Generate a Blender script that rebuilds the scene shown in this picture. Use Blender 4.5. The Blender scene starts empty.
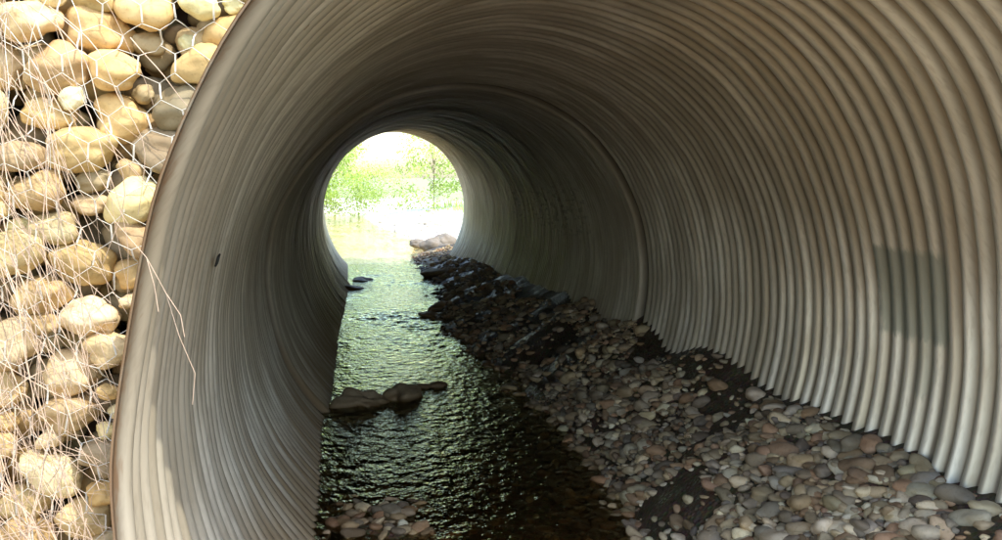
import bpy, bmesh, math, random
import numpy as np
from mathutils import noise, Vector
random.seed(4); rng=np.random.default_rng(7)
S=bpy.context.scene
S.view_settings.view_transform='Standard'; S.view_settings.look='None'; S.view_settings.exposure=0
try:
    S.cycles.max_bounces=8; S.cycles.diffuse_bounces=5; S.cycles.glossy_bounces=3; S.cycles.transparent_max_bounces=5
    S.cycles.caustics_reflective=False; S.cycles.caustics_refractive=False
except Exception: pass

# ---------------------------------------------------------------- helpers
def link(o): S.collection.objects.link(o); return o
def mesh_obj(name,verts,faces,mat=None,smooth=True,col=None):
    me=bpy.data.meshes.new(name)
    verts=np.asarray(verts,dtype=np.float32); faces=np.asarray(faces,dtype=np.int32)
    n=len(verts); m=len(faces); k=faces.shape[1]
    me.vertices.add(n); me.vertices.foreach_set('co',verts.ravel())
    me.loops.add(m*k); me.loops.foreach_set('vertex_index',faces.ravel())
    me.polygons.add(m); me.polygons.foreach_set('loop_start',np.arange(0,m*k,k,dtype=np.int32))
    me.polygons.foreach_set('use_smooth',np.full(m,smooth))
    me.update(calc_edges=True); me.validate()
    if col is not None:
        a=me.color_attributes.new('Col','FLOAT_COLOR','POINT')
        c=np.ones((n,4),dtype=np.float32); c[:,:3]=col; a.data.foreach_set('color',c.ravel())
    o=bpy.data.objects.new(name,me); link(o)
    if mat: me.materials.append(mat)
    return o
def grid_faces(nr,nc,wrap=False):
    i=np.arange(nr-1)[:,None]; j=np.arange(nc if wrap else nc-1)[None,:]; j2=(j+1)%nc
    a=i*nc+j; b=i*nc+j2; c=(i+1)*nc+j2; d=(i+1)*nc+j
    return np.stack([a,b,c,d],-1).reshape(-1,4)
def newmat(name):
    m=bpy.data.materials.new(name); m.use_nodes=True; nt=m.node_tree; nt.nodes.clear()
    out=nt.nodes.new('ShaderNodeOutputMaterial'); return m,nt,out
class N:
    def __init__(s,nt): s.nt=nt
    def __call__(s,t,ins=None,**kw):
        n=s.nt.nodes.new('ShaderNode'+t)
        for k,v in kw.items(): setattr(n,k,v)
        for k,v in (ins or {}).items():
            if isinstance(v,bpy.types.NodeSocket): s.nt.links.new(v,n.inputs[k])
            else: n.inputs[k].default_value=v
        return n
    def math(s,op,a,b=0.0,c=None,clamp=False):
        d={0:a,1:b}
        if c is not None: d[2]=c
        return s('Math',d,operation=op,use_clamp=clamp).outputs[0]
    def mix(s,f,a,b,mode='MIX'):
        n=s('MixRGB',{0:f,1:a,2:b},blend_type=mode); return n.outputs[0]
    def ramp(s,f,stops):
        n=s('ValToRGB',{0:f}); cr=n.color_ramp
        while len(cr.elements)<len(stops): cr.elements.new(.5)
        for e,(p,c) in zip(cr.elements,stops):
            e.position=p; e.color=(c,c,c,1) if not hasattr(c,'__len__') else (*c,1)
        return n.outputs[0]
    def noise(s,vec,scale,detail=4,rough=.55):
        return s('TexNoise',{'Vector':vec,'Scale':scale,'Detail':detail,'Roughness':rough}).outputs[0]
    def smooth(s,v,a,b,lo=0.,hi=1.):
        n=s('MapRange',{0:v,1:a,2:b,3:lo,4:hi},interpolation_type='SMOOTHSTEP'); return n.outputs[0]

# ---------------------------------------------------------------- pipe geometry
Y0,Y1,Y2,Y3=2.74,8.46,19.6,24.3
PITCH=.118
def Rr(y): return np.interp(y,[0,Y1,Y2,Y3,60],[1.84,1.84,1.90,1.88,1.88])
def pc(y):  # centre x,z and lower half height
    cx=np.interp(y,[0,Y1,Y2,Y3,60],[1.19,1.19,1.57,1.56,1.56])
    cz=np.interp(y,[0,Y0,Y1,Y2,Y3],[-1.0,-1.0,-.92,-.80,-.72])
    b=np.interp(y,[0,Y0,Y1,13,Y3],[1.84,1.84,1.90,2.06,2.16])
    return cx,cz,b
def btop(y): return np.interp(y,[0,Y0,Y1,Y3],[2.12,2.12,1.80,1.95])
def wl(y): return -2.17-.005*np.clip(y,0,60)      # water level
def chord(y,z,side):
    cx,cz,b=pc(y); q=np.clip(1-((z-cz)/b)**2,0.0,1)
    return cx+side*Rr(y)*np.sqrt(q)

# ---------------------------------------------------------------- materials
def mat_pipe():
    m,nt,out=newmat('corrugated_steel'); n=N(nt)
    pos=n('NewGeometry').outputs['Position']
    sep=n('SeparateXYZ',{0:pos}); X,Y,Z=sep.outputs
    at=n('SeparateXYZ',{0:n('Attribute',attribute_name='Col').outputs['Vector']})
    crest,streak,broad=at.outputs
    fine=n.noise(n('Mapping',{'Vector':pos,'Scale':(4,26,4)}).outputs[0],3,2,.6)
    base=n.mix(n.smooth(streak,.35,.68),(.58,.535,.435,1),(.83,.79,.68,1))
    base=n.mix(n.smooth(broad,.4,.7,0.,.5),base,(.48,.42,.31,1))
    base=n.mix(n.smooth(fine,.45,.75,0.,.35),base,(.38,.325,.24,1))
    base=n.mix(n.smooth(crest,.15,.7,.72,0.),base,(.20,.165,.12,1))  # grooves painted darker so the pale crests read as rib highlight lines
    wob=n.math('MULTIPLY',n.math('SUBTRACT',fine,.5),.10)
    def band(v,a,b,s=.025):
        v=n.math('ADD',v,wob)
        return n.math('MULTIPLY',n.smooth(v,a-s,a+s),n.smooth(v,b-s,b+s,1.,0.))
    side=n.smooth(X,2.,2.2)
    patch=n.math('MULTIPLY',n.math('MULTIPLY',band(Y,4.0,4.56),band(Z,-.86,-.38)),side)
    drip=n.math('MULTIPLY',n.math('MULTIPLY',band(Y,4.1,4.28,.04),band(Z,-1.15,-.8)),side)
    patch=n.math('MAXIMUM',patch,n.math('MULTIPLY',drip,.5))
    base=n.mix(n.math('MULTIPLY',patch,.75),base,(.22,.24,.195,1))
    mk=n.smooth(n.noise(n('Mapping',{'Vector':pos,'Scale':(2,1.6,9)}).outputs[0],2.2,1,.5),.57,.62)
    mk=n.math('MULTIPLY',mk,n.math('MULTIPLY',n.math('MULTIPLY',band(Y,10.5,17,.4),band(Z,-.75,-.1,.12)),n.smooth(X,2.5,2.6)))
    base=n.mix(n.math('MULTIPLY',mk,.4),base,(.14,.13,.11,1))
    low=n.smooth(n.math('ADD',Z,n.math('MULTIPLY',n.math('SUBTRACT',streak,.5),.8)),-2.2,-1.45,1.,0.)
    base=n.mix(n.math('MULTIPLY',low,.7),base,(.32,.21,.10,1))
    shear=n.math('MULTIPLY',n.smooth(Z,-.8,.9),.36)
    yr=n.math('ADD',n.math('ADD',Y,shear),n.math('MULTIPLY',n.math('SUBTRACT',fine,.5),.05))
    rust=n.smooth(yr,Y0+.0,Y0+.022,1.,0.)
    base=n.mix(n.math('MULTIPLY',rust,.75),base,(.25,.14,.07,1))
    for yj in (Y1,Y2):
        d=n.math('ABSOLUTE',n.math('SUBTRACT',Y,yj))
        base=n.mix(n.smooth(d,.03,.08,.85,0.),base,(.05,.042,.035,1))
    rough=n.math('MULTIPLY_ADD',streak,.25,.26)
    p=n('BsdfPrincipled',{'Base Color':base,'Roughness':rough,'Metallic':.45})
    nt.links.new(p.outputs[0],out.inputs[0]); return m
def mat_stone(name,scale=18,wet=True):
    m,nt,out=newmat(name); n=N(nt)
    col=n('Attribute',attribute_name='Col').outputs['Color']
    geo=n('NewGeometry'); pos=geo.outputs['Position']; sep=n('SeparateXYZ',{0:pos})
    sp=n.noise(pos,scale*4,3,.7); bl=n.noise(pos,scale*.6,2,.6)
    c=n.mix(n.smooth(bl,.35,.7,0.,.45),col,n.mix(1.,col,(.66,.54,.36,1),'MULTIPLY'))
    c=n.mix(n.smooth(sp,.5,.72,0.,.4),c,n.mix(1.,c,(.5,.43,.34,1),'MULTIPLY'))
    rough=.72
    if wet:
        h=n.math('ADD',sep.outputs[2],n.math('MULTIPLY',n.math('SUBTRACT',bl,.5),.15))
        w=n.smooth(h,-2.24,-2.12,1.,0.)
        c=n.mix(w,c,n.mix(1.,c,(.62,.49,.34,1),'MULTIPLY'))
        rough=n.math('MULTIPLY_ADD',w,-.30,.78)
    b=n('Bump',{'Height':sp,'Strength':.3,'Distance':.006}).outputs[0]
    p=n('BsdfPrincipled',{'Base Color':c,'Roughness':rough,'Normal':b})
    nt.links.new(p.outputs[0],out.inputs[0]); return m
def mat_bed():
    m,nt,out=newmat('wet_silt_and_grit'); n=N(nt)
    pos=n('NewGeometry').outputs['Position']; z=n('SeparateXYZ',{0:pos}).outputs[2]
    a=n.noise(pos,3,3,.65); v=n('TexVoronoi',{'Vector':pos,'Scale':38.})
    c=n.ramp(a,[(.3,(.05,.037,.022)),(.55,(.10,.073,.043)),(.75,(.18,.14,.085))])
    c=n.mix(n.smooth(z,-2.22,-2.14,1.,0.),c,(.22,.15,.075,1))
    c=n.mix(.5,c,n.mix(1.,c,v.outputs['Color'],'MULTIPLY'))
    b=n('Bump',{'Height':v.outputs[0],'Strength':.8,'Distance':.015}).outputs[0]
    p=n('BsdfPrincipled',{'Base Color':c,'Roughness':n.smooth(a,.4,.6,.4,.8),'Normal':b})
    nt.links.new(p.outputs[0],out.inputs[0]); return m
def mat_water():
    m,nt,out=newmat('stream_water'); n=N(nt)
    pos=n('NewGeometry').outputs['Position']
    mp=n('Mapping',{'Vector':pos,'Scale':(1.,.75,1.)}).outputs[0]
    h=n.noise(mp,11,3,.5)
    b=n('Bump',{'Height':h,'Strength':1.,'Distance':.032}).outputs[0]
    fr=n('Fresnel',{'IOR':1.33,'Normal':b}).outputs[0]
    tr=n('BsdfTransparent',{'Color':(.95,.85,.60,1)}).outputs[0]
    gl=n('BsdfGlossy',{'Color':(.95,1,.80,1),'Roughness':.02,'Normal':b}).outputs[0]
    mx=n('MixShader',{0:fr,1:tr,2:gl}).outputs[0]
    nt.links.new(mx,out.inputs[0]); return m
def mat_simple(name,c,rough=.6,metal=0.,sc=20,var=.4):
    m,nt,out=newmat(name); n=N(nt)
    pos=n('NewGeometry').outputs['Position']
    k=n.noise(pos,sc,2)
    cc=n.mix(n.smooth(k,.35,.7,0.,var),(*c,1),(c[0]*.4,c[1]*.4,c[2]*.35,1))
    p=n('BsdfPrincipled',{'Base Color':cc,'Roughness':rough,'Metallic':metal})
    nt.links.new(p.outputs[0],out.inputs[0]); return m
def mat_leaf(name):
    m,nt,out=newmat(name); n=N(nt)
    col=n('Attribute',attribute_name='Col').outputs['Color']
    d=n('BsdfDiffuse',{'Color':col}).outputs[0]
    t=n('BsdfTranslucent',{'Color':n.mix(1.,col,(1.3,1.4,.6,1),'MULTIPLY')}).outputs[0]
    nt.links.new(n('MixShader',{0:.45,1:d,2:t}).outputs[0],out.inputs[0]); return m
def mat_ground():
    m,nt,out=newmat('ground_cover'); n=N(nt)
    col=n('Attribute',attribute_name='Col').outputs['Color']
    pos=n('NewGeometry').outputs['Position']
    v=n('TexVoronoi',{'Vector':pos,'Scale':7.})
    c=n.mix(.3,col,n.mix(1.,col,v.outputs['Color'],'MULTIPLY'))
    b=n('Bump',{'Height':v.outputs[0],'Strength':.5,'Distance':.06}).outputs[0]
    p=n('BsdfPrincipled',{'Base Color':c,'Roughness':.85,'Normal':b})
    nt.links.new(p.outputs[0],out.inputs[0]); return m
M_pipe=mat_pipe(); M_stone=mat_stone('river_cobble'); M_gab=mat_stone('gabion_cobble',14,False)
M_bed=mat_bed(); M_water=mat_water(); M_leaf=mat_leaf('leaf'); M_ground=mat_ground()
M_wire=mat_simple('galvanised_wire',(.78,.76,.70),.5,.1,30,.3)
M_straw=mat_simple('dry_grass',(.66,.50,.38),.8,0,9,.5)
M_bark=mat_simple('bark',(.16,.12,.085),.9,0,12,.6)
M_tag=mat_simple('black_rubber',(.02,.02,.022),.6)

# ---------------------------------------------------------------- culvert
step=PITCH/12
ys=np.arange(Y0,Y3+1e-6,step)
nzy=np.array([noise.noise(Vector((y*1.7,3.3,0))) for y in ys]); nzy2=np.array([noise.noise(Vector((y*5.1,8.3,0))) for y in ys])
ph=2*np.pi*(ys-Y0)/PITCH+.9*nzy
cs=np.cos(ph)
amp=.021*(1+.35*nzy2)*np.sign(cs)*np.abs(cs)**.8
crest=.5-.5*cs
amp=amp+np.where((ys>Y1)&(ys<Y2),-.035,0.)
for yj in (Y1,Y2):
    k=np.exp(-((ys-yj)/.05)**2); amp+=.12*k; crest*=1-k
seg=168
ang=np.linspace(0,2*np.pi,seg,endpoint=False)
cx,cz,bb=pc(ys); bt=btop(ys); RR=Rr(ys)
dent=np.array([[.018*noise.noise(Vector((math.cos(a)*2.2,y*.55,math.sin(a)*2.2))) +.007*noise.noise(Vector((math.cos(a)*6,y*1.6,math.sin(a)*6+9))) for a in ang] for y in ys[::12]])
dent=np.stack([np.interp(ys,ys[::12],dent[:,i]) for i in range(seg)],1)
def shell(off):
    wob=.012*np.sin(ang*3+1)[None,:]*np.sin(ys*.5)[:,None]+dent
    sn=np.sin(ang)[None,:]
    r2=np.where(sn>0,bt[:,None],bb[:,None])+(amp+off)[:,None]+wob
    x=cx[:,None]+((RR+amp+off)[:,None]+wob)*np.cos(ang)[None,:]
    z=cz[:,None]+r2*sn
    s=np.clip((z+.8)/1.7,0,1.1); s=s*s*(3-2*np.minimum(s,1))
    y=ys[:,None]-.36*s*np.clip(1-(ys-Y0)/(Y1-Y0),0,1)[:,None]
    edge=np.exp(-(ys-Y0)/.05)[:,None]
    y=y+edge*.010*np.sin(ang*23)[None,:]*np.sin(ang*7+2)[None,:]
    return np.stack([x,y,z],-1)
inn=shell(0); outr=shell(.008)
nr=len(ys)
V=np.concatenate([inn.reshape(-1,3),outr.reshape(-1,3)])
F1=grid_faces(nr,seg,True); F2=F1[:,::-1]+nr*seg
j=np.arange(seg); j2=(j+1)%seg
rim=np.stack([j2,j,j+nr*seg,j2+nr*seg],-1)
e=(nr-1)*seg; rim2=np.stack([j+e,j2+e,j2+e+nr*seg,j+e+nr*seg],-1)
ca=[(math.cos(a)*1.84,math.sin(a)*1.84) for a in ang]
gg=np.zeros((nr,seg)); bbm=np.zeros((nr,seg))
for i in range(0,nr,2):
    y=ys[i]
    for q,(c_,s_) in enumerate(ca):
        p=Vector((c_*1.1,y*11,s_*1.1))
        gg[i,q]=.5+.42*noise.noise(p)+.25*noise.noise(p*2.1+Vector((5,1,2)))
    if i%12==0:
        for q,(c_,s_) in enumerate(ca):
            p=Vector((c_*.9,y*.9,s_*.9)); bbm[i,q]=.5+.5*noise.noise(p)+.22*noise.noise(p*2.3)
gg[1::2]=.5*(gg[0:-1:2][:len(gg[1::2])]+np.roll(gg,-1,0)[1::2])
k12=np.arange(0,nr,12)
bbm=np.stack([np.interp(np.arange(nr),k12,bbm[k12,q]) for q in range(seg)],1)
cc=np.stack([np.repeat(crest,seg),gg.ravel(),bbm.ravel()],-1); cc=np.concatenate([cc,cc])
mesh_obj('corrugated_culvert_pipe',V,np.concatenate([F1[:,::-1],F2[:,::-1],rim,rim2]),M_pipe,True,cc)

# ---------------------------------------------------------------- stream bed
def nz(x,y,s,k=0.): return noise.noise(Vector((x*s,y*s,k)))
def border(y):
    return np.interp(y,[0,4,5,6.9,9.5,12.8,16,19,25,30],[1.85,1.80,1.85,2.0,1.90,1.62,1.85,2.1,2.25,2.6])
def bed_z(x,y):
    w=float(wl(y)); t=x-float(border(y))-.20*nz(x,y,1.1,3)
    xr=float(pc(y)[0])+1.76
    if t>0:
        g=np.interp(y,[0,4,9,16,25],[.76,.76,.74,.55,.25])
        z=w+g*(t/max(.3,xr-float(border(y))))**.85
    else: z=w+max(-.11,t*.28)
    z+=.05*nz(x,y,1.5,7)+.03*nz(x,y,4.5,1)
    d=(x-.22)**2/.30+(y-5.75)**2/.5
    z+=.10*math.exp(-d)
    return z
rows=np.concatenate([np.arange(-6,Y0,.25),np.arange(Y0,13,.06),np.arange(13,27.5,.14)]); nc=70
V=[]
for y in rows:
    inside=Y0-.0<y<Y3+.1
    xl=float(chord(y,float(wl(y))-.28,-1))-.03 if inside else -2.0
    xr=float(chord(y,-1.42,1))+.04 if inside else 4.4
    for u in np.linspace(0,1,nc):
        x=xl+u*(xr-xl); V.append((x,y,bed_z(x,y)))
mesh_obj('stream_bed',V,grid_faces(len(rows),nc),M_bed)

# water surface
rows=np.concatenate([np.arange(-9,Y0,.3),np.arange(Y0,14,.03),np.arange(14,Y3,.05),np.arange(Y3,95,.6)]); nc=90
V=[]
for y in rows:
    w=float(wl(y))
    if Y0<y<Y3: xl=float(chord(y,w,-1))-.03; xr=float(chord(y,w,1))+.03
    else:
        c=float(pc(y)[0])+ (0 if y<Y3 else -2.2*math.sin((y-Y3)*.045)); xl=c-2.7; xr=c+2.4
    for u in np.linspace(0,1,nc):
        x=xl+u*(xr-xl)
        rif=.22+2.4*max(0,nz(x,y,.55,11)+.15)
        rif*=float(np.interp(y,[4,7,9],[.45,.7,1.]))
        z=w+rif*(.016*nz(x*1.0,y*.9,3.0,5)+.010*nz(x,y,8,2)+.004*nz(x,y,17,2))
        V.append((x,y,z))
mesh_obj('stream_water',V,grid_faces(len(rows),nc),M_water)

# ---------------------------------------------------------------- stones
def ico(sub):
    bm=bmesh.new(); bmesh.ops.create_icosphere(bm,subdivisions=sub,radius=1.)
    v=np.array([p.co[:] for p in bm.verts]); f=np.array([[q.index for q in p.verts] for p in bm.faces]); bm.free(); return v,f
LIB={}
def variants(sub,nvar=18,rough=.3):
    key=(sub,rough)
    if key in LIB: return LIB[key]
    v,f=ico(sub); L=[]
    for k in range(nvar):
        o=Vector((k*7.3,k*3.1,1.7))
        d=np.array([1+rough*noise.noise(Vector(p)*.9+o)+rough*.28*noise.noise(Vector(p)*2.4+o) for p in v])
        L.append(v*d[:,None])
    LIB[key]=(L,f); return LIB[key]
def rotm(a,b,c):
    ca,sa,cb,sb,cc,sc=math.cos(a),math.sin(a),math.cos(b),math.sin(b),math.cos(c),math.sin(c)
    return np.array([[cc,-sc,0],[sc,cc,0],[0,0,1]])@np.array([[cb,0,sb],[0,1,0],[-sb,0,cb]])@np.array([[1,0,0],[0,ca,-sa],[0,sa,ca]])
class Bag:
    def __init__(s): s.V=[];s.F=[];s.C=[];s.n=0
    def add(s,sub,loc,size,rot,col,rough=.3):
        L,f=variants(sub,18,rough); v=L[random.randrange(len(L))]
        v=(v*np.array(size))@rotm(*rot).T+np.array(loc)
        s.V.append(v); s.F.append(f+s.n); s.C.append(np.tile(col,(len(v),1))); s.n+=len(v)
    def build(s,name,mat): return mesh_obj(name,np.concatenate(s.V),np.concatenate(s.F),mat,True,np.concatenate(s.C))
PAL=[(.50,.40,.255),(.40,.325,.22),(.36,.305,.225),(.68,.57,.39),(.38,.25,.155),(.45,.29,.18),(.29,.25,.20),(.84,.74,.55),(.32,.22,.13),(.44,.37,.245),(.54,.42,.27),(.60,.52,.40),(.24,.19,.14)]
def pal(p=PAL,k=1.):
    c=np.array(random.choice(p))*k*random.uniform(.6,1.2); return np.clip(c*np.array([random.uniform(.97,1.07),1,random.uniform(.90,1.02)]),0,.9)
bag=Bag()
def addstone(x,y,r,lift=.25,k=1.):
    z=bed_z(x,y); cxx,czz,b=[float(q) for q in pc(y)]
    zz=z+lift*r*.6
    if Y0<y<Y3 and ((x-cxx)/(1.82))**2+((zz-czz)/(b-.03))**2>(1-.35*r/1.84)**2: return
    sub=3 if (y<7.5 and r>.035) else (2 if y<12 or r>.04 else 1)
    bag.add(sub,(x,y,zz),(r*random.uniform(.95,1.45),r*random.uniform(.65,1.05),r*random.uniform(.40,.75)),
        (random.gauss(0,.22),random.gauss(0,.22),random.uniform(0,6.28)),pal(k=k),.42)
for i in range(18500):
    y=Y0+.4+(26.-Y0)*random.random()**1.7
    x=float(border(y))-.36+random.random()*1.5
    if x>chord(y,-1.42,1): continue
    dens=nz(x,y,1.1,21)+.3*nz(x,y,3.5,4)
    if dens<-.07 and random.random()<.86: continue
    r=min(.080,math.exp(random.gauss(math.log(.026),.50)))
    addstone(x,y,r,random.uniform(-.3,.6))
for i in range(4500):
    y=Y0+.3+(25.-Y0)*random.random()**1.3
    xl=float(chord(y,-2.3,-1)); x=xl+random.random()*(float(border(y))-xl)
    dens=nz(x,y,.8,31)
    if dens<.0 and random.random()<.6: continue
    r=min(.06,math.exp(random.gauss(math.log(.032),.4)))
    addstone(x,y,r,random.uniform(-.3,.3),1.2)
for i in range(70):
    x=random.gauss(.22,.25); y=random.gauss(5.7,.25); addstone(x,y,random.uniform(.025,.065),random.uniform(-.1,.5),1.2)
for i in range(900):
    y=random.uniform(-5,Y0+.4); x=random.uniform(-1.8,4.2)
    addstone(x,y,random.uniform(.03,.09),.3)
bag.build('river_gravel',M_stone)
def boulder(x,y,z,sx,sy,sz,k=.4,rot=0.):
    b=Bag(); b.add(4,(0,0,0),(sx,sy,sz),(0,random.uniform(-.15,.15),rot),pal([(.36,.28,.19)],k),.7)
    o=b.build('boulder',M_stone); o.location=(x,y,z); return o
for a in [(.24,8.8,-2.21,.25,.18,.14,1.2,.2),(.66,9.0,-2.21,.24,.17,.13,1.2,1.),(.98,9.4,-2.25,.16,.12,.08,1.1,.4),
          (.10,18.5,-2.27,.42,.3,.10,1.3,.3),(.55,20.1,-2.28,.26,.22,.07,1.3,1.2),(1.52,14.6,-2.26,.24,.2,.07,1.4,.2),
          (1.72,15.4,-2.25,.25,.16,.08,1.3,1.),(2.2,20.5,-2.22,.35,.3,.14,1.2,2.)]:
    boulder(*a)
RB=Bag()
for a in [(3.0,28.5,-2.15,.38,.35,.25,.4),(3.5,29.5,-2.1,.35,.35,.25,1.4),(2.7,30,-2.2,.3,.25,.16,2.),(3.3,27.6,-2.2,.25,.2,.16,2.3),(-.7,27.5,-2.2,.38,.3,.24,.2),(-.3,28.6,-2.25,.3,.25,.18,.9),(-1.1,28.6,-2.15,.3,.25,.2,.9)]:
    RB.add(4,a[:3],a[3:6],(0,0,a[6]),(.26,.235,.20) if a[0]>0 else (.55,.5,.42),.5)

# ---------------------------------------------------------------- gabion
GP=[(.72,.54,.26),(.80,.65,.37),(.60,.44,.21),(.72,.58,.34),(.50,.40,.25),(.84,.71,.46),(.66,.50,.25),(.38,.31,.20),(.72,.53,.29),(.86,.73,.47)]
gb=bpy.data.objects.new('gabion_wall',None); link(gb)
def pack(seed,x0,x1,z0,z1,rmax,rmin,tries):
    r_=np.random.default_rng(seed); P=np.zeros((0,3))
    for t in range(tries):
        r=rmax+(rmin-rmax)*(t/tries)**.7
        x=r_.uniform(x0,x1); z=r_.uniform(z0,z1)
        bz=2.12 if z>-1 else 1.84
        q=math.hypot((x-1.19)/(1.84+.035+r*.9),(z+1.0)/(bz+.035+r*.6))
        if q<1: continue
        if len(P):
            d=np.hypot((x-P[:,0])/1.22,(z-P[:,1])/.80)
            if (d<(.94*(r+P[:,2]))).any(): continue
        P=np.vstack([P,[x,z,r]])
    return P
g=Bag(); YF=3.03
front=[]
for layer,(yy,tr) in enumerate([(YF,20000),(YF+.12,9000),(YF+.24,5000)]):
    for x,z,r in pack(40+layer,-1.7,.35,-2.6,1.25,.082,.026,tr):
        yj=yy+random.uniform(-.035,.045)
        col=pal(GP,1.1 if layer==0 else .8)
        sx=r*1.20*random.uniform(.88,1.08); sz=r*.86*random.uniform(.85,1.1)
        g.add(4 if layer==0 else 3,(x,yj,z),(sx,r*.95,sz),(random.gauss(0,.15),random.gauss(0,.35),random.gauss(0,.15)),col,.42)
        if layer==0: front.append((x,yj,z,sx,r,sz))
o=g.build('gabion_stones',M_gab); o.parent=gb
front=np.array(front)
def curve_obj(name,splines,rad,mat,parent=None,kind='POLY',radii=None):
    cu=bpy.data.curves.new(name,'CURVE'); cu.dimensions='3D'; cu.bevel_depth=rad; cu.bevel_resolution=1; cu.use_fill_caps=True
    for k,pts in enumerate(splines):
        sp=cu.splines.new('POLY'); sp.points.add(len(pts)-1)
        for i,p in enumerate(pts):
            sp.points[i].co=(*p,1)
            if radii: sp.points[i].radius=radii[k]*(1-.6*i/len(pts))
    o=bpy.data.objects.new(name,cu); link(o); cu.materials.append(mat)
    if parent: o.parent=parent
    return o
def front_y(x,z):
    d=((x-front[:,0])/front[:,3])**2+((z-front[:,2])/front[:,5])**2
    k=d<1
    y=YF
    if k.any(): y=min(y,(front[k,1]-front[k,4]*np.sqrt(1-d[k])).min())
    return y
def wy(x,z):
    s=min(front_y(x+a,z+b) for a in(-.03,0,.03) for b in(-.03,0,.03))
    return s-.006-.01*abs(nz(x,z,6,2))
def inpipe(x,z,m=.03): return math.hypot((x-1.19)/(1.84+m),(z+1.0)/((2.12 if z>-1 else 1.84)+m))<1
hw,hh=.105,.115; sp=[]
for r in range(-25,14):
    z0=r*hh*.75
    for c in range(-17,5):
        x0=c*hw+(hw/2 if r%2 else 0)
        if x0<-1.75: continue
        a=(x0-hw/2,z0+hh*.22); b=(x0,z0+hh*.5); d=(x0+hw/2,z0+hh*.22); e_=(x0-hw/2,z0-hh*.22)
        for p,q,tw in((a,b,0),(b,d,0),(a,e_,1)):
            def J(p): return (p[0]+.03*nz(p[0],p[1],5,1)+.04*nz(p[0],p[1],1.4,8),p[1]+.03*nz(p[0],p[1],5,6)+.04*nz(p[0],p[1],1.4,3))
            P=J(p);Q=J(q)
            if inpipe(*P) or inpipe(*Q) or P[1]>1.2: continue
            pts=[]
            for t in (0,.33,.66,1):
                x=P[0]+(Q[0]-P[0])*t; z=P[1]+(Q[1]-P[1])*t; pts.append((x,wy(x,z),z))
            sp.append(pts)
            if tw: sp.append([(x+.003,y-.001,z) for x,y,z in pts])
curve_obj('wire_mesh',sp,.00125,M_wire,gb)
sp=[]
for k in range(9):
    x=random.uniform(-1.3,-.6); z=random.uniform(-.6,.9); pts=[]
    a=random.uniform(-.6,.6)
    for t in np.linspace(0,1,14):
        p=(x+.5*t*math.sin(a)+.04*math.sin(t*7+k),2.86-.05*math.sin(t*3.1),z-.75*t*math.cos(a))
        if inpipe(p[0],p[2]): break
        pts.append(p)
    if len(pts)>2: sp.append(pts)
curve_obj('loose_wire',sp,.0012,M_wire,gb)

# dry grass / roots hanging over the gabion
sp=[];rad=[]
for k in range(240):
    x=random.gauss(-1.05,.16); z=random.uniform(-1.0,.55) if k%4 else random.uniform(.2,1.1); L=random.uniform(.4,1.2)
    a=random.gauss(.18,.28); bnd=random.gauss(.1,.7); yb=random.uniform(2.74,2.93); pts=[]
    n_=16; px,pz=x,z
    for i in range(n_):
        t=i/(n_-1); an=a+bnd*(t-.5)+.4*nz(k,t*4,1,3)
        px+=L/n_*math.sin(an); pz-=L/n_*math.cos(an)
        yy=yb-.05*math.sin(t*3.14)+.04*nz(k*2,t*3,1,5)
        if inpipe(px,pz): break
        pts.append((px,yy,pz))
    if len(pts)>3: sp.append(pts); rad.append(random.uniform(.5,1.4))
for k in range(120):
    x=random.uniform(-1.25,-.72); z=random.uniform(-1.5,-.5); a=random.gauss(.1,.9); L=random.uniform(.2,.7); pts=[];px,pz=x,z
    for i in range(12):
        an=a+.9*nz(k,i*.25,1,1)*2; px+=L/12*math.sin(an); pz-=L/12*math.cos(an)
        if inpipe(px,pz): break
        pts.append((px,2.81-.05*math.sin(i*.3+k),pz))
    if len(pts)>3: sp.append(pts); rad.append(random.uniform(.5,1.2))
curve_obj('dry_grass',sp,.0016,M_straw,None,radii=rad)
tw=[[(-.66,2.66,-.02),(-.60,2.64,-.12),(-.52,2.63,-.22),(-.47,2.62,-.32),(-.44,2.62,-.44),(-.40,2.62,-.55),(-.41,2.62,-.64)],
    [(-.52,2.63,-.22),(-.50,2.62,-.30),(-.49,2.61,-.37)],[(-.66,2.66,-.02),(-.70,2.68,.05),(-.78,2.72,.14)],
    [(-.47,2.62,-.32),(-.43,2.60,-.38),(-.42,2.59,-.44)]]
curve_obj('dead_twig',tw,.0010,M_straw)
bm=bmesh.new(); bmesh.ops.create_cube(bm,size=1.)
for v in bm.verts: v.co=Vector((v.co.x*.008,v.co.y*.06,v.co.z*.05))
bmesh.ops.bevel(bm,geom=bm.edges[:],offset=.003,segments=2,affect='EDGES')
me=bpy.data.meshes.new('rubber_tag'); bm.to_mesh(me); bm.free(); o=bpy.data.objects.new('rubber_tag',me); link(o); me.materials.append(M_tag)
o.location=(-.515,4.1,-.36); o.rotation_euler=(.2,0.3,0)

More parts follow.
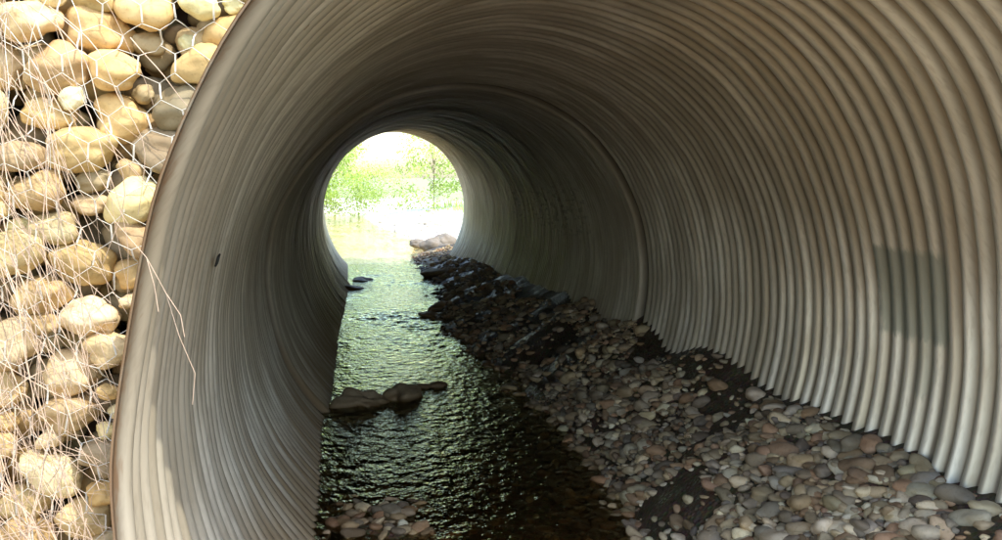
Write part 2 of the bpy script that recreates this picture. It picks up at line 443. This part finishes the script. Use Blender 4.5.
# ---------------------------------------------------------------- embankment
angE=np.linspace(-math.pi*.30,math.pi*1.30,80)
def ring(y,ox,oz):
    c,zc,b=[float(q) for q in pc(min(max(y,Y0),Y3))]; bt_=float(btop(y))
    P=[]
    for a in angE:
        x=c+(1.99+ox)*math.cos(a); z=zc+((bt_ if math.sin(a)>0 else b)+.09+oz)*math.sin(a)
        if ox>0: x+=.12*min(ox,3)*noise.noise(Vector((x*.4,y*.4,z*.4))); z+=.1*min(oz,3)*noise.noise(Vector((x*.5,y*.4,z*.3+7)))
        P.append((x,y,z))
    return P
st=[(3.32,0,0),(3.34,.4,.35),(3.43,1.6,.8),(3.9,5,1.3),(4.8,12,1.9),(6.5,22,2.4),(14,30,2.6),(20.5,24,2.4),(22.5,12,1.8),(23.5,5,1.1),(24,1.2,.5),(24.1,.4,.3),(24.13,0,0)]
V=[];[V.extend(ring(*q)) for q in st]
V=np.array(V); ec=np.tile(np.array([.09,.12,.045]),(len(V),1)); ec[:160]=(.12,.09,.06)
mesh_obj('earth_embankment',V,grid_faces(len(st),len(angE)),M_ground,True,ec)

# ---------------------------------------------------------------- ground
u=np.linspace(-1,1,181); gx=np.sign(u)*(np.abs(u)*14+np.abs(u)**5*1500)
v=np.linspace(-1,1,241); gy=12+np.sign(v)*(np.abs(v)*70+np.abs(v)**7*1500)
V=[];C=[]
def gz0(d): return float(np.interp(d,[0,1.8,2.6,5,9,16,60,400],[-2.75,-2.7,-2.28,-1.85,-1.45,-.9,-.6,-.2]))
for y in gy:
    for x in gx:
        c=1.3+(-2.2*math.sin((min(y,95)-Y3)*.045) if y>Y3 else 0.)
        d=abs(x-c)
        if y>60: d=math.hypot(d,(y-60)*.5)
        z=gz0(d)
        z+=.12*nz(x,y,.35,2)+.05*nz(x,y,1.2,2)
        if -3<y<26: z=min(z,-2.95) if d<2.3 else z
        z-=.005*min(max(y,0),60)
        gr=min(1,max(0,(d-9+3*nz(x,y,.2,9))/2.5))
        a=np.array([.84,.81,.74]) if y>20 else np.array([.72,.66,.55])
        C.append(a*(1-gr)+np.array([.42,.50,.26])*gr); V.append((x,y,z))
gf=grid_faces(len(gy),len(gx))
mesh_obj('ground',V,gf,M_ground,True,C)
def gz(d,y): return gz0(abs(d))-.005*y
for i in range(700):
    y=random.uniform(25.5,55); c=1.3-2.2*math.sin((y-Y3)*.045); d=random.choice((-1,1))*random.uniform(2.0,7)
    r=random.uniform(.05,.2)
    RB.add(2,(c+d,y,gz(d,y)+.2*r),(r*1.2,r,r*.6),(0,0,random.uniform(0,6)),pal([(.84,.80,.72),(.78,.74,.66),(.7,.66,.6)],1.1))
RB.build('cobble_bar',M_gab)

# ---------------------------------------------------------------- vegetation
def leaf_quads(P,s,cols):
    n=len(P); d=rng.normal(size=(n,3)); d/=np.linalg.norm(d,axis=1)[:,None]
    e_=rng.normal(size=(n,3)); e_-=(e_*d).sum(1)[:,None]*d; e_/=np.linalg.norm(e_,axis=1)[:,None]
    s=s[:,None]; V=np.stack([P-d*s,P+e_*s*.45,P+d*s,P-e_*s*.45],1).reshape(-1,3)
    return V,np.arange(4*n).reshape(-1,4),np.repeat(cols,4,0)
def plant(name,x,y,z,h,w,ncl,per,trunk=True,ls=.09,base=(.46,.58,.22)):
    root=bpy.data.objects.new(name,None); link(root); root.location=(x,y,z)
    sp=[];rad=[];P=[];Cc=[]
    if trunk:
        tp=[(.15*noise.noise(Vector((x,i,1)))*i*.3,.1*i*noise.noise(Vector((y,i,2))),h*.85*i/7) for i in range(8)]
        sp.append(tp); rad.append(h*.004/.01)
    for k in range(ncl):
        a=random.uniform(0,6.28); rr=w*math.sqrt(random.random()); zz=h*(random.uniform(.03,1.))
        rr*=math.sin(min(1,max(.12,1.15-zz/h))*math.pi*.62)
        c=np.array([rr*math.cos(a),rr*math.sin(a),zz])
        if trunk or k%3==0:
            b0=zz*random.uniform(.4,.7) if trunk else 0
            sp.append([(0,0,b0),(c[0]*.4,c[1]*.4,b0+(zz-b0)*.45),tuple(c)]); rad.append(h*.0014/.01)
        q=c+rng.normal(size=(per,3))*np.array([.5,.5,.33])*w*.28
        sh=random.uniform(.7,1.5)*(0.6+.6*zz/h)
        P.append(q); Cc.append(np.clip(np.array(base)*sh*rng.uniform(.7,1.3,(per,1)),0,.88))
    P=np.concatenate(P);Cc=np.concatenate(Cc)
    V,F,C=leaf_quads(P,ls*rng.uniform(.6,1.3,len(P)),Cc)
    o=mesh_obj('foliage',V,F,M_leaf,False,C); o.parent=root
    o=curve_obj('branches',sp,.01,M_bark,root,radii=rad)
for a in [(-4.8,50,-1.9,5.5,2.6,50,130),(-.6,62,-2.2,5.6,3.2,60,130),(5.8,54,-1.9,6,2.8,40,90),(-9,56,-1.2,8,3,50,120),(10,54,-1.2,8,3,50,120)]:
    plant('tree',*a,True,.10)
for a in [(-2.4,38,-2.1,1.0,1.3,22,140),(-4.2,41,-2.0,1.6,1.6,26,150),(-3.2,46,-2.1,1.8,1.8,26,150),(7.2,40,-2.0,1.4,1.3,16,100),(2.2,60,-2.2,2.8,3.4,34,130),(-3,66,-2.2,1.8,3.,26,130)]:
    plant('shrub',*a,False,.07,(.40,.52,.19))
plant('weed',-.30,3.5,.95,.55,.30,16,60,False,.03,(.07,.13,.025))
plant('weed',-1.3,3.5,1.15,.5,.4,14,60,False,.03,(.07,.13,.025))
def grass(name,pts,hmin,hmax,base):
    n=len(pts); P=np.array(pts); h=rng.uniform(hmin,hmax,n); a=rng.uniform(0,6.28,n); w=h*.035
    ln=rng.uniform(.1,.6,n)*h; b=rng.uniform(0,6.28,n)
    wx=np.stack([np.cos(a)*w,np.sin(a)*w,0*w],1)
    top=P+np.stack([np.cos(b)*ln,np.sin(b)*ln,h],1); mid=P+np.stack([np.cos(b)*ln*.3,np.sin(b)*ln*.3,h*.6],1)
    V=np.stack([P-wx,P+wx,mid+wx*.8,top,mid-wx*.8],1).reshape(-1,3)
    i=np.arange(n)[:,None]*5
    F3=np.concatenate([i+np.array([[0,1,2]]),i+np.array([[0,2,4]]),i+np.array([[4,2,3]])])
    C=np.repeat(np.array(base)[None]*rng.uniform(.6,1.5,(n,1)),5,0)
    mesh_obj(name,V,F3,M_leaf,False,C)
pts=[]
for i in range(7000):
    y=random.uniform(30,60); c=1.3-2.2*math.sin((y-Y3)*.045); d=-random.uniform(3.6,12) if random.random()<.75 else random.uniform(7,12)
    if nz(c+d,y,.4,5)<-.1: continue
    pts.append((c+d,y,gz(d,y)))
grass('bank_grass',pts,.25,.6,(.42,.54,.19))

# ---------------------------------------------------------------- light & sky
el=math.radians(56); az=math.radians(140)   # sun behind the camera, to the right
w=bpy.data.worlds.new('World'); S.world=w; w.use_nodes=True; nt=w.node_tree
sky=nt.nodes.new('ShaderNodeTexSky'); sky.sky_type='NISHITA'; sky.sun_disc=False; sky.sun_elevation=el; sky.sun_rotation=az
sky.air_density=1.3; sky.dust_density=1.6; sky.ozone_density=0.
nt.links.new(sky.outputs[0],nt.nodes['Background'].inputs[0]); nt.nodes['Background'].inputs[1].default_value=.46
L=bpy.data.lights.new('sun','SUN'); L.energy=5; L.angle=math.radians(.5); L.color=(1,.92,.78)
so=bpy.data.objects.new('sun',L); link(so)
d=Vector((math.sin(az)*math.cos(el),math.cos(az)*math.cos(el),math.sin(el)))
so.rotation_euler=d.to_track_quat('Z','Y').to_euler()

# ---------------------------------------------------------------- camera
cam=bpy.data.cameras.new('camera'); co=bpy.data.objects.new('camera',cam); link(co)
cam.sensor_width=36; cam.lens=900/1002*36; cam.clip_start=.05; cam.clip_end=5000
co.location=(0,0,0); co.rotation_euler=(math.radians(90-5.84),0,math.radians(-10.39))
S.camera=co
